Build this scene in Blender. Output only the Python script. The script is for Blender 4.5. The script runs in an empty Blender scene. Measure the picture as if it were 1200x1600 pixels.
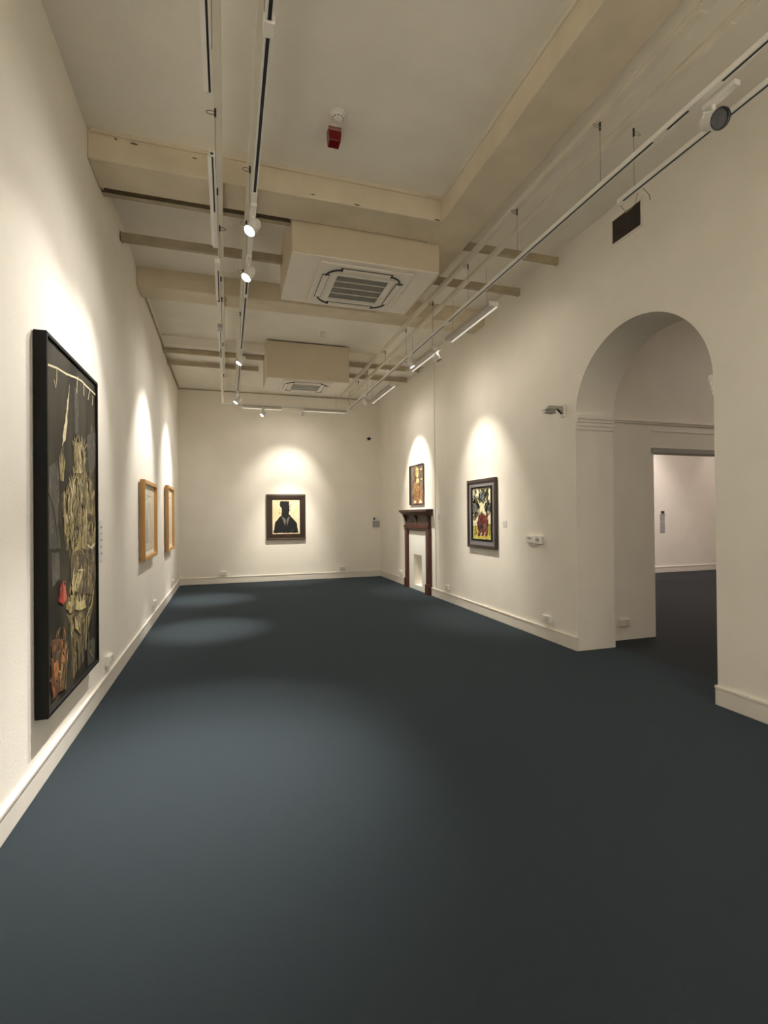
import bpy, bmesh, math, json, random
from mathutils import Vector, Matrix
from mathutils.geometry import tessellate_polygon
random.seed(4)
S = bpy.context.scene; C = S.collection; PI = math.pi

# ------------------------------------------------------------ camera, world, exposure
cam_d = bpy.data.cameras.new('camera'); cam = bpy.data.objects.new('camera', cam_d); C.objects.link(cam); S.camera = cam
YAW, PITCH, ROLL = 0.304129, 0.007053, -0.009381
fw = Vector((math.sin(YAW)*math.cos(PITCH), math.cos(YAW)*math.cos(PITCH), math.sin(PITCH)))
r0 = Vector((math.cos(YAW), -math.sin(YAW), 0)); u0 = r0.cross(fw)
rt = r0*math.cos(ROLL) + u0*math.sin(ROLL); up = -r0*math.sin(ROLL) + u0*math.cos(ROLL)
M = Matrix((rt, up, -fw)).transposed().to_4x4(); M.translation = (1.011, 0, 1.5); cam.matrix_world = M
cam_d.sensor_fit = 'VERTICAL'; cam_d.sensor_height = 36; cam_d.lens = 782.27/1600*36; cam_d.clip_start = .02
wd = bpy.data.worlds.new('world'); S.world = wd; wd.use_nodes = True
wd.node_tree.nodes['Background'].inputs[0].default_value = (1, .9, .75, 1); wd.node_tree.nodes['Background'].inputs[1].default_value = .02
S.view_settings.view_transform = 'Standard'; S.view_settings.look = 'None'; S.view_settings.gamma = 1
S.view_settings.use_curve_mapping = False; S.view_settings.exposure = 0.55
S.cycles.max_bounces = 14; S.cycles.diffuse_bounces = 10

SPOT_W = 170.0          # power of one gallery spot
NEAR_P, BACK_P, GAL_P = .5, .55, .9
FILL_W = 64.0         # unseen fill light added behind the viewer
def area(name, loc, rot, sx, sy, w, col):
    d = bpy.data.lights.new(name, 'AREA'); d.shape = 'RECTANGLE'; d.size = sx; d.size_y = sy; d.energy = w; d.color = col
    o = bpy.data.objects.new(name, d); C.objects.link(o); o.location = loc; o.rotation_euler = rot; return o
area('gallery_fill_light', (2.4, -1.3, 4.3), (0, 0, 0), 3.2, 1.6, FILL_W, (1, .94, .85))  # added fill over the near half, no fixture modelled
area('lobby_fill_light', (8.2, 2.6, 4.2), (0, 0, 0), 2.0, 2.0, 22, (1, .84, .72))  # added fill that brightens the lobby, no fixture
area('next_room_fill_light', (9.5, 7.6, 4.2), (0, 0, 0), 3.0, 2.0, 70, (1, .84, .76))  # added fill for the room beyond the arch, no fixture

# ------------------------------------------------------------ materials
MT = {}
def mat(name, col, rough=.6, metal=0, noise=0, scale=20, bump=0, bscale=None, emit=None, trans=0, stretch=None, col2=None, spec=None, sheen=None):
    m = bpy.data.materials.new(name); m.use_nodes = True; n = m.node_tree.nodes; l = m.node_tree.links
    b = n['Principled BSDF']; b.inputs['Base Color'].default_value = (*col, 1); b.inputs['Roughness'].default_value = rough; b.inputs['Metallic'].default_value = metal
    if sheen:
        b.inputs['Sheen Weight'].default_value = sheen[0]; b.inputs['Sheen Roughness'].default_value = sheen[1]; b.inputs['Sheen Tint'].default_value = (*sheen[2], 1)
    if spec is not None: b.inputs['Specular IOR Level'].default_value = spec
    tc = n.new('ShaderNodeTexCoord'); mp = n.new('ShaderNodeMapping'); l.new(tc.outputs['Object'], mp.inputs[0])
    if stretch: mp.inputs['Scale'].default_value = stretch
    if noise or col2:
        t = n.new('ShaderNodeTexNoise'); t.inputs['Scale'].default_value = scale; t.inputs['Detail'].default_value = 5; l.new(mp.outputs[0], t.inputs[0])
        r = n.new('ShaderNodeValToRGB'); l.new(t.outputs[0], r.inputs[0]); l.new(r.outputs[0], b.inputs['Base Color'])
        if col2:
            r.color_ramp.elements[0].position = .42; r.color_ramp.elements[1].position = .58
            r.color_ramp.elements[0].color = (*col, 1); r.color_ramp.elements[1].color = (*col2, 1)
        else:
            r.color_ramp.elements[0].position = .3; r.color_ramp.elements[1].position = .7
            r.color_ramp.elements[0].color = (*[c*(1-noise) for c in col], 1); r.color_ramp.elements[1].color = (*[min(1, c*(1+noise)) for c in col], 1)
    if bump:
        t = n.new('ShaderNodeTexNoise'); t.inputs['Scale'].default_value = bscale or scale; t.inputs['Detail'].default_value = 4; l.new(mp.outputs[0], t.inputs[0])
        bp = n.new('ShaderNodeBump'); bp.inputs['Strength'].default_value = bump; bp.inputs['Distance'].default_value = .004; l.new(t.outputs[0], bp.inputs['Height']); l.new(bp.outputs[0], b.inputs['Normal'])
    if emit:
        b.inputs['Emission Color'].default_value = (*emit[0], 1); b.inputs['Emission Strength'].default_value = emit[1]
    if trans: b.inputs['Transmission Weight'].default_value = trans
    MT[name] = m; return m
WALL = mat('wall_paint', (.86, .825, .755), .85, noise=.025, scale=2.5, bump=.25, bscale=60)
CEIL = mat('ceiling_paint', (.87, .84, .765), .9, noise=.03, scale=3, bump=.3, bscale=30)
BEAM = mat('beam_paint', (.69, .61, .475), .85, noise=.08, scale=3, bump=.5, bscale=12)
TRIMW = mat('skirting_gloss', (.80, .76, .69), .35, noise=.02, scale=6)
SURW = mat('surround_paint', (.82, .82, .78), .3, noise=.02, scale=6)
CARPET = mat('carpet', (.020, .027, .032), .95, noise=.28, scale=420, bump=.8, bscale=500, spec=.15, sheen=(.26, .3, (.45, .62, .80)))
CARPET2 = mat('carpet_dark', (.022, .024, .026), .95, noise=.25, scale=420, bump=.8, bscale=500, spec=.15, sheen=(.15, .5, (.5, .6, .7)))
BOXP = mat('boxing_paint', (.63, .55, .42), .8, noise=.03, scale=4)
BOXU = mat('boxing_board', (.84, .79, .70), .7, noise=.02, scale=4)
WPLA = mat('white_plastic', (.80, .78, .72), .4, noise=.015, scale=10)
ACW = mat('panel_plastic', (.78, .74, .66), .45, noise=.015, scale=10)
GREYP = mat('grey_plastic', (.40, .40, .38), .5, noise=.03, scale=20)
DARK = mat('black_plastic', (.012, .012, .014), .45, noise=.1, scale=30)
GROOVE = mat('track_groove', (.018, .02, .03), .5, noise=.1, scale=30)
GRILL = mat('grille_mesh', (.12, .11, .08), .6, noise=.4, scale=240)
STEEL = mat('painted_steel', (.42, .36, .25), .6, noise=.12, scale=6, bump=.2, bscale=30)
STEELD = mat('steel_edge', (.12, .10, .06), .6, noise=.2, scale=10)
TRUNK = mat('trunking_paint', (.70, .66, .57), .6, noise=.05, scale=4)
TRACKW = mat('track_white', (.80, .79, .74), .35, noise=.02, scale=10)
ALU = mat('bright_aluminium', (.88, .87, .82), .28, metal=.6, noise=.03, scale=20)
WIRE = mat('steel_wire', (.35, .33, .28), .4, metal=.7, noise=.05, scale=40)
LAMPW = mat('lamp_housing', (.74, .73, .70), .4, noise=.02, scale=10)
GLOW = mat('light_slot_glow', (.9, .88, .8), .4, noise=.01, emit=((1, .95, .85), .35))
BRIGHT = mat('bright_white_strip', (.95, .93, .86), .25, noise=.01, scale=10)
LINEAR = mat('linear_housing', (.47, .43, .37), .5, noise=.03, scale=10)
SLAT = mat('vent_slat', (.30, .25, .20), .5, noise=.1, scale=20)
LENSON = mat('lit_lens', (1, .97, .9), .3, noise=.01, emit=((1, .96, .88), 60))
LENSOFF = mat('dark_lens', (.03, .035, .04), .12, noise=.3, scale=30)
RED = mat('red_plastic', (.15, .003, .005), .2, noise=.08, scale=20)
REDT = mat('clear_red', (.30, .14, .12), .25, noise=.1, scale=30)
MAHOG = mat('mahogany', (.080, .022, .011), .32, noise=.35, scale=9, stretch=(1, 1, .12))
MAHOGD = mat('mahogany_dark', (.052, .022, .014), .4, noise=.3, scale=9, stretch=(.15, 1, 1))
OAK = mat('oak', (.50, .27, .09), .45, noise=.16, scale=14, stretch=(1, 1, .1))
FBLACK = mat('black_frame_paint', (.007, .007, .007), .6, noise=.2, scale=20, spec=.2)
FBROWN = mat('dark_brown_frame', (.032, .018, .013), .3, noise=.35, scale=14)
BEVEL_GLINT = mat('frame_bevel_highlight', (.11, .085, .06), .3, noise=.2, scale=20)  # lighter tone paints the highlight along the portrait's frame bevel
LINER = mat('grey_liner', (.20, .19, .21), .6, noise=.05, scale=30)
MATB = mat('cream_mount', (.80, .77, .68), .8, noise=.02, scale=20)
PAPER = mat('drawing_paper', (.62, .57, .46), .8, noise=.05, scale=4)
LABEL = mat('label_card', (.74, .73, .70), .6, noise=.02, scale=30)
LABG = mat('label_grey', (.36, .35, .37), .6, noise=.05, scale=30)
INK = mat('printed_text', (.16, .15, .15), .7, noise=.1, scale=60)
GLASSY = mat('grey_green_glass', (.36, .38, .33), .15, noise=.05, scale=20)
DOME = mat('dome_glass', (.01, .01, .012), .08, noise=.1, scale=20)
PCOL = dict(
  night=mat('paint_night', (.017, .015, .010), .5, spec=.2, col2=(.050, .044, .029), scale=2.6, stretch=(1.6, 1, .5)),
  shade=mat('paint_shade', (.045, .042, .034), .5, col2=(.085, .08, .062), scale=5, stretch=(2.5, 1, .4)),
  cream=mat('paint_cream', (.72, .64, .42), .6, noise=.12, scale=20),
  cream2=mat('paint_straw', (.50, .42, .20), .6, noise=.2, scale=12),
  gold=mat('paint_gold', (.44, .35, .14), .45, col2=(.10, .075, .04), scale=11, stretch=(1.6, 1, .45)),
  umber=mat('paint_umber', (.055, .042, .026), .45, col2=(.17, .13, .07), scale=14, stretch=(1.5, 1, .4)),
  red=mat('paint_red', (.30, .03, .02), .5, noise=.2, scale=12),
  salmon=mat('paint_salmon', (.46, .13, .08), .5, noise=.2, scale=20),
  rust=mat('paint_rust', (.10, .04, .018), .5, col2=(.045, .032, .02), scale=9),
  orange=mat('paint_orange', (.34, .14, .045), .5, noise=.25, scale=16),
  black=mat('paint_black', (.009, .009, .010), .4, noise=.3, scale=8),
  grey=mat('paint_grey', (.16, .15, .13), .5, noise=.2, scale=12),
  tan=mat('paint_tan', (.50, .38, .20), .5, noise=.2, scale=12),
  teal=mat('paint_teal', (.02, .05, .05), .5, noise=.2, scale=12),
  plum=mat('paint_plum', (.12, .07, .07), .6, col2=(.20, .14, .11), scale=9),
  yellow=mat('paint_flesh', (.78, .58, .22), .5, noise=.12, scale=12),
  sienna=mat('paint_sienna', (.36, .15, .05), .5, col2=(.20, .09, .04), scale=14),
  yellow2=mat('paint_lemon', (.50, .43, .02), .5, col2=(.68, .60, .10), scale=10),
  moss=mat('paint_moss', (.030, .036, .026), .5, col2=(.13, .14, .09), scale=22),
  slate=mat('paint_slate', (.11, .14, .17), .5, noise=.3, scale=16),
  blue=mat('paint_blue', (.28, .36, .48), .5, noise=.12, scale=12),
  maroon=mat('paint_maroon', (.13, .010, .012), .5, noise=.4, scale=12),
  olive=mat('paint_olive', (.18, .18, .04), .5, noise=.3, scale=12),
  pencil=mat('paint_pencil', (.30, .28, .23), .7, noise=.2, scale=20),
  wash=mat('paint_wash', (.46, .42, .36), .7, noise=.1, scale=14),
  ivory=mat('paint_ivory', (.80, .70, .42), .6, col2=(.80, .76, .56), scale=5),
  peach=mat('paint_peach', (.80, .58, .34), .6, col2=(.78, .68, .48), scale=3))

# ------------------------------------------------------------ mesh helpers
class MB:
    def __init__(s): s.v = []; s.f = []; s.m = []; s.mats = []
    def mi(s, m):
        if m not in s.mats: s.mats.append(m)
        return s.mats.index(m)
    def add(s, vs, fs, m):
        k = len(s.v); i = s.mi(m); s.v += [tuple(v) for v in vs]
        for f in fs: s.f.append(tuple(k+a for a in f)); s.m.append(i)
        return s
    def box(s, x0, x1, y0, y1, z0, z1, m):
        vs = [(x, y, z) for x in (x0, x1) for y in (y0, y1) for z in (z0, z1)]
        return s.add(vs, [(0,1,3,2),(4,6,7,5),(0,4,5,1),(2,3,7,6),(0,2,6,4),(1,5,7,3)], m)
    def cyl(s, p, q, r, m, n=20, r2=None, cap=True):
        p = Vector(p); q = Vector(q); d = (q-p).normalized(); a = d.orthogonal().normalized(); b = d.cross(a); r2 = r if r2 is None else r2
        vs = [p+(a*math.cos(t)+b*math.sin(t))*r for t in [2*PI*i/n for i in range(n)]] + [q+(a*math.cos(t)+b*math.sin(t))*r2 for t in [2*PI*i/n for i in range(n)]]
        fs = [(i, (i+1) % n, n+(i+1) % n, n+i) for i in range(n)]
        if cap: fs += [tuple(range(n-1, -1, -1)), tuple(range(n, 2*n))]
        return s.add(vs, fs, m)
    def lathe(s, prof, m, n=28, c=(0, 0, 0), axis='z'):      # prof: (radius, height)
        vs = []; fs = []
        for r, h in prof:
            for i in range(n):
                t = 2*PI*i/n; x, y = r*math.cos(t), r*math.sin(t)
                vs.append((c[0]+x, c[1]+y, c[2]+h) if axis == 'z' else (c[0]+x, c[1]+h, c[2]+y))
        for k in range(len(prof)-1):
            for i in range(n): fs.append((k*n+i, k*n+(i+1) % n, (k+1)*n+(i+1) % n, (k+1)*n+i))
        fs += [tuple(range(n)), tuple(range((len(prof)-1)*n, len(prof)*n))]
        return s.add(vs, fs, m)
    def tube(s, pts, r, m, n=8, closed=False):
        pts = [Vector(p) for p in pts]
        rings = []; prev = None
        for i, p in enumerate(pts):
            d = (pts[min(i+1, len(pts)-1)] - pts[max(i-1, 0)])
            if closed: d = pts[(i+1) % len(pts)] - pts[i-1]
            d.normalize()
            a = d.orthogonal().normalized() if prev is None else (prev - d*prev.dot(d)).normalized()
            prev = a; b = d.cross(a)
            rings.append([p+(a*math.cos(2*PI*j/n)+b*math.sin(2*PI*j/n))*r for j in range(n)])
        vs = [v for R in rings for v in R]; fs = []; K = len(rings)
        for k in range(K if closed else K-1):
            for j in range(n):
                k2 = (k+1) % K; fs.append((k*n+j, k*n+(j+1) % n, k2*n+(j+1) % n, k2*n+j))
        if not closed: fs += [tuple(range(n-1, -1, -1)), tuple(range((K-1)*n, K*n))]
        return s.add(vs, fs, m)
    def prism(s, outline, a0, a1, m, plane='xz', holes=()):   # outline in 2-D, extruded along the third axis
        def P(q, h): return {'xz': (q[0], h, q[1]), 'yz': (h, q[0], q[1]), 'xy': (q[0], q[1], h)}[plane]
        loops = [list(outline)] + [list(h) for h in holes]
        tris = tessellate_polygon([[Vector((x, y, 0)) for x, y in L] for L in loops])
        flat = [q for L in loops for q in L]; n = len(flat)
        vs = [P(q, a0) for q in flat] + [P(q, a1) for q in flat]; fs = []
        for t in tris: fs.append(tuple(t)); fs.append(tuple(n+i for i in reversed(t)))
        k = 0
        for L in loops:
            for i in range(len(L)): j = (i+1) % len(L); fs.append((k+i, k+j, n+k+j, n+k+i))
            k += len(L)
        return s.add(vs, fs, m)
    def build(s, name, parent=None, bevel=0, smooth=False, kind=None, label=None, seg=2):
        me = bpy.data.meshes.new(name); me.from_pydata(s.v, [], s.f)
        for m in s.mats: me.materials.append(m)
        for p, i in zip(me.polygons, s.m): p.material_index = i
        bm = bmesh.new(); bm.from_mesh(me); bmesh.ops.recalc_face_normals(bm, faces=bm.faces); bm.to_mesh(me); bm.free()
        if smooth:
            me.shade_smooth()
            try: me.set_sharp_from_angle(angle=math.radians(38))
            except Exception: pass
        o = bpy.data.objects.new(name, me); C.objects.link(o)
        if parent: o.parent = parent
        if bevel:
            b = o.modifiers.new('bevel', 'BEVEL'); b.width = bevel; b.segments = seg; b.limit_method = 'ANGLE'; b.angle_limit = math.radians(50)
        if kind: o['kind'] = kind
        if label: o['label'] = label
        return o
def tag(o, label, cat, group=None):
    o['label'] = label; o['category'] = cat
    if group: o['group'] = group
    return o
def thing(name, label, cat, loc=(0, 0, 0), rz=0, group=None):
    o = bpy.data.objects.new(name, None); o.empty_display_size = .1; C.objects.link(o); o.location = loc; o.rotation_euler = (0, 0, rz)
    return tag(o, label, cat, group)
def copy_tree(o, parent=None):
    c = o.copy(); C.objects.link(c); c.parent = parent
    for ch in list(o.children): copy_tree(ch, c)
    return c
def struct(mb, name, **k): return mb.build(name, kind='structure', **k)

W, D, HC, HB = 4.657, 11.896, 4.515, 4.365
YF = -3.0
# ------------------------------------------------------------ the setting
struct(MB().box(-.3, W+.5, YF-.2, D+.3, -.2, 0, CARPET), 'floor')
struct(MB().box(W+.5, 14.2, .6, 10.2, -.2, 0, CARPET2), 'floor_lobby')
struct(MB().box(-.3, 0, YF-.2, D+.3, 0, 4.8, WALL), 'wall_left')
struct(MB().box(0, W, D, D+.3, 0, 4.8, WALL), 'wall_back')
struct(MB().box(0, W, YF-.2, YF, 0, 4.8, WALL), 'wall_front')
YA0, YA1, ZS = 2.96, 4.59, 2.53
ra = (YA1-YA0)/2; yc = (YA0+YA1)/2
arch = [(yc-ra*math.cos(t), ZS+(3.335-ZS)*math.sin(t)) for t in [PI*i/48 for i in range(49)]]
out = [(YF-.2, 0), (YA0, 0)] + arch + [(YA1, 0), (D+.3, 0), (D+.3, 4.8), (YF-.2, 4.8)]
niche = [(9.13, .10), (9.57, .10), (9.57, .71), (9.13, .71)]
wr = MB().prism(out, W, W+.5, WALL, 'yz', holes=[niche]); wr.box(W+.22, W+.3, 9.08, 9.62, .05, .76, SURW)
struct(wr, 'wall_right')
cl = MB().box(-.1, W+.1, YF-.1, 9.0, HC, 4.8, CEIL); cl.box(-.1, W+.1, 8.95, D+.1, HB, 4.79, CEIL)
struct(cl, 'ceiling')
struct(MB().box(0, 2.985, 4.35, 4.72, 4.287, HC+.02, BEAM), 'trim_1', bevel=.012)
struct(MB().box(0, W, 6.57, 6.93, 4.283, HC+.02, BEAM), 'trim_2', bevel=.012)
b3 = MB().box(2.98, 3.40, YF, 6.575, 4.285, HC+.02, BEAM)
b3.box(2.967, 2.985, YF, 4.35, HC-.035, HC+.01, TRUNK); b3.box(0.02, 2.967, 4.332, 4.35, HC-.03, HC+.01, BEAM)
struct(b3, 'trim_3', bevel=.008)
# skirting boards with a rounded top lip
def skirt(name, x0, x1, y0, y1, nx, ny, m=TRIMW):
    mb = MB().box(x0, x1, y0, y1, 0, .128, m)
    mb.box(x0-(nx < 0)*.006, x1+(nx > 0)*.006, y0-(ny < 0)*.006, y1+(ny > 0)*.006, .128, .150, m)
    struct(mb, name, bevel=.004)
skirt('baseboard_left', 0, .016, YF, D, 1, 0)
skirt('baseboard_back', .016, W-.016, D-.016, D, 0, -1)
skirt('baseboard_right', W-.016, W, YA1+.003, 8.66, -1, 0)
skirt('baseboard_right_far', W-.016, W, 10.01, D, -1, 0)
skirt('baseboard_right_near', W-.016, W, YF, YA0-.003, -1, 0)
skirt('baseboard_jamb', W-.016, W+.5, YA0-.004, YA0+.012, 0, 1)
# impost mouldings on both jambs
def impost(name, y, s):
    mb = MB()
    for z0, z1, p in ((2.535, 2.585, .045), (2.50, 2.535, .034), (2.46, 2.50, .024), (2.42, 2.46, .014)):
        ya, yb = sorted((y, y+s*p)); mb.box(W-.004, W+.5, ya, yb, z0, z1, WALL)
    struct(mb, name, bevel=.006)
impost('trim_4', YA0, 1); impost('trim_5', YA1, -1)
# lobby and next room, seen through the arch
lw = [(W+.5, 0), (5.965, 0), (5.965, 2.235), (7.7, 2.235), (7.7, 0), (14.2, 0), (14.2, 4.8), (W+.5, 4.8)]
struct(MB().prism(lw, 4.82, 5.0, WALL, 'xz'), 'wall_lobby')
lm = MB(); lm.box(W+.5, 9, 4.80, 4.82, 2.575, 2.60, WALL); lm.box(W+.5, 9, 4.785, 4.82, 2.595, 2.62, WALL); lm.box(5.93, 9, 4.812, 4.82, 2.49, 2.51, WALL)
struct(lm, 'trim_6', bevel=.004)
struct(MB().box(5.93, 7.72, 4.80, 4.825, 2.233, 2.292, GREYP), 'trim_7', bevel=.003)
struct(MB().box(W+.5, 14.2, 9.95, 10.2, 0, 4.8, WALL), 'wall_gallery')
struct(MB().box(14.0, 14.2, .6, 10.2, 0, 4.8, WALL), 'wall_gallery_side')
struct(MB().box(W+.5, 14.2, .4, .6, 0, 4.8, WALL), 'wall_lobby_near')
struct(MB().box(W+.5, 14.2, .4, 10.2, 4.5, 4.7, CEIL), 'ceiling_lobby')
skirt('baseboard_gallery', 5.3, 14, 9.93, 9.95, 0, -1)

# ------------------------------------------------------------ ceiling boxings with cassette air conditioners
def boxing(name, x0, x1, y0, y1, z0, z1):
    mb = MB()
    mb.box(x0, x1, y0, y0+.02, z0, z1, BOXP); mb.box(x0, x1, y1-.02, y1, z0, z1, BOXP)
    mb.box(x0, x0+.02, y0+.02, y1-.02, z0, z1, BOXP); mb.box(x1-.02, x1, y0+.02, y1-.02, z0, z1, BOXP)
    mb.box(x0+.001, x1-.001, y0+.001, y1-.001, z0-.012, z0, BOXU)
    struct(mb, name, bevel=.003)
boxing('trim_8', 1.615, 3.12, 4.735, 5.81, 4.0, 4.50)
boxing('trim_9', 1.668, 3.10, 8.65, 9.46, 3.865, 4.49)
def cassette(loc, s, label, sy=1.0):
    t = thing('ceiling_air_conditioner', label, 'air conditioner', loc, group='cassette air conditioners in the ceiling')
    h = .47*s; g = .27*s
    fr = MB()
    # square fascia with a square hole for the intake
    o_ = [(-h, -h*sy), (h, -h*sy), (h, h*sy), (-h, h*sy)]; i_ = [(-g, -g*sy), (g, -g*sy), (g, g*sy), (-g, g*sy)]
    fr.prism(o_, -.022, 0, ACW, 'xy', holes=[i_]); fr.build('fascia', t, bevel=.006)
    # raised inner rounded frame
    def rr(a, b, r, n=6):
        pts = []
        for cx, cy, t0 in ((a-r, b-r, 0), (-a+r, b-r, PI/2), (-a+r, -b+r, PI), (a-r, -b+r, 1.5*PI)):
            pts += [(cx+r*math.cos(t0+PI/2*k/n), cy+r*math.sin(t0+PI/2*k/n)) for k in range(n+1)]
        return pts
    MB().prism(rr(.325*s, .325*s*sy, .04), -.032, -.022, ACW, 'xy', holes=[rr(g+.002, (g+.002)*sy, .01)]).build('inner_frame', t, bevel=.004)
    # outlet slots: dark curved corners and four louvre flaps
    a = .385*s
    ring = rr(a, a*sy, .16*s, 10)
    for k in range(4): MB().tube([(p[0], p[1], -.0225) for p in ring[k*11:(k+1)*11]], .011*s, DARK, 6).build('corner_slot', t)
    L = (a-.17*s)
    for dx, dy in ((0, 1), (0, -1), (1, 0), (-1, 0)):
        fl = MB(); w = .03*s
        if dx == 0:
            fl.box(-L-.03, L+.03, dy*a*sy-w, dy*a*sy+w, -.034, -.022, ACW); gp = (-L-.05, L+.05, dy*a*sy-w-.012, dy*a*sy+w+.004)
        else:
            fl.box(dx*a-w, dx*a+w, (-L-.03)*sy, (L+.03)*sy, -.034, -.022, ACW); gp = (dx*a-w-.006, dx*a+w+.006, (-L-.05)*sy, (L+.05)*sy)
        f = fl.build('louvre_flap', t, bevel=.01, seg=3)
        MB().box(gp[0], gp[1], gp[2], gp[3], -.0245, -.021, DARK).build('outlet_slot', f)
    gr = MB().box(-g, g, -g*sy, g*sy, -.012, -.004, GRILL)
    for k in range(26):
        y = (-g + 2*g*(k+.5)/26)*sy; gr.box(-g, g, y-.0022, y+.0022, -.016, -.012, GREYP)
    gl = gr.build('intake_grille', t)
    for k in (1, 2, 3):
        y = (-g+2*g*k/4)*sy; MB().box(-g, g, y-.0035, y+.0035, -.022, -.012, ACW).build('grille_bar', gl)
    return t
cassette((2.39, 5.29, 3.988), 1.03, 'large square cassette air conditioner in the nearer, bigger ceiling boxing')
cassette((2.38, 9.05, 3.853), .92, 'cassette air conditioner in the farther, smaller ceiling boxing near the back wall', .86)

# ------------------------------------------------------------ steel channels, trunking, shade lines and a pipe under the ceiling
def joist(y, label, lip=False, x1=4.60, h=.085, z=4.29):
    mb = MB()
    if lip:
        mb.box(.01, x1, y+.05, y+.06, z, z+h, STEEL); mb.box(.01, x1, y, y+.05, z, z+.008, STEEL); mb.box(.01, x1, y, y+.05, z+h-.008, z+h, STEEL)
        mb.box(.01, x1, y-.006, y, z-.002, z+.018, STEELD)
    else:
        mb.box(.01, x1, y, y+.05, z, z+h, STEEL)
        for x in (.01, x1-.012): mb.box(x, x+.012, y-.006, y+.056, z-.006, z+h+.006, STEEL)
    tag(mb.build('steel_channel', bevel=.002), label, 'steel channel', 'steel channels crossing under the ceiling')
joist(4.80, 'lipped tan steel channel crossing under the ceiling just behind the first beam', True, 1.612, .085, 4.30)
def joist_seg(x0, x1, y, z, h, label):
    mb = MB().box(x0, x1, y, y+.05, z, z+h, STEEL); mb.box(x0, x0+.012, y-.005, y+.055, z-.005, z+h+.005, STEEL); mb.box(x1-.012, x1, y-.005, y+.055, z-.005, z+h+.005, STEEL)
    tag(mb.build('steel_channel', bevel=.002), label, 'steel channel', 'steel channels crossing under the ceiling')
joist_seg(3.41, 4.60, 4.77, 4.32, .075, 'short tan steel channel between the big beam and the right wall, nearer of two')
joist_seg(.01, 1.612, 5.58, 4.30, .085, 'plain tan steel channel from the left wall to the side of the big boxing')
joist_seg(3.13, 4.60, 5.55, 4.30, .085, 'short tan steel channel right of the big boxing, farther of two before the second beam')
joist_seg(.01, 1.66, 9.10, 4.285, .075, 'tan steel channel from the left wall to the far boxing, nearer of two')
joist_seg(.01, 1.60, 9.75, 4.27, .075, 'tan steel channel left of the far boxing, closest to the back wall')
joist_seg(3.11, 4.60, 9.05, 4.285, .075, 'tan steel channel right of the far boxing, nearer of two')
joist_seg(3.11, 4.60, 9.75, 4.27, .075, 'tan steel channel right of the far boxing, closest to the back wall')
def trunking(x0, x1, y1, label, z=4.225, y0=YF+.05):
    mb = MB().box(x0, x1, y0, y1, z, z+.035, TRUNK); mb.box(x0-.002, x1+.002, y0, y1, z+.035, z+.045, TRUNK)
    y = y0+1.2
    while y < y1: mb.box(x0-.003, x1+.003, y, y+.03, z-.003, z+.047, TRUNK); y += 1.9
    tag(mb.build('cable_trunking', bevel=.002), label, 'cable trunking', 'long cable trunkings under the ceiling')
trunking(3.475, 3.525, 11.2, 'long pale cable trunking beside the big beam, above the right hand suspended track')
trunking(3.70, 3.745, 11.2, 'long pale cable trunking second from the big beam, nearest the right wall')
trunking(.945, .995, 11.3, 'long pale cable trunking above the left hand suspended track')
trunking(1.185, 1.25, 11.3, 'long pale cable trunking above the track that carries the lit spotlights')
tag(MB().tube([(.018, 7.0, 4.38), (.018, 8.9, 4.38), (.018, 9.1, 4.335), (.018, D-.02, 4.335)], .013, STEEL).build('ceiling_shade_line', smooth=True), 'thin dark strip drawn as the shade line along the top of the left wall', 'conduit')  # dark tube stands in for the shade where left wall meets ceiling
tag(MB().tube([(.05, D-.014, 4.35), (W-.05, D-.014, 4.35)], .011, STEEL).build('ceiling_shade_line', smooth=True), 'thin dark strip drawn as the shade line along the top of the back wall', 'conduit')  # dark tube draws the shadow line above the back wall
tag(MB().tube([(W-.008, 8.46, .15), (W-.008, 8.46, 4.3)], .007, WALL).build('wall_conduit', smooth=True), 'thin white vertical pipe on the wall just right of the mantelpiece', 'conduit')

# plaster damage on the first beam
for k, (x, y, z, a, b) in enumerate(((.16, 4.345, 4.505, .05, .006), (.24, 4.345, 4.498, .045, .008), (.20, 4.346, 4.472, .012, .008), (.33, 4.346, 4.462, .03, .007), (.78, 4.346, 4.44, .02, .004), (2.93, 4.345, 4.295, .03, .006), (2.15, 4.346, 4.30, .03, .005), (1.75, 4.346, 4.32, .02, .004))):
    o = MB().prism([(x-a, z+b*.2), (x-a*.3, z+b), (x+a*.6, z+b*.4), (x+a, z-b*.3), (x, z-b)], y-.001, y+.006, STEELD, 'xz')
    struct(o, 'trim_%d' % (10+k))

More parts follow.
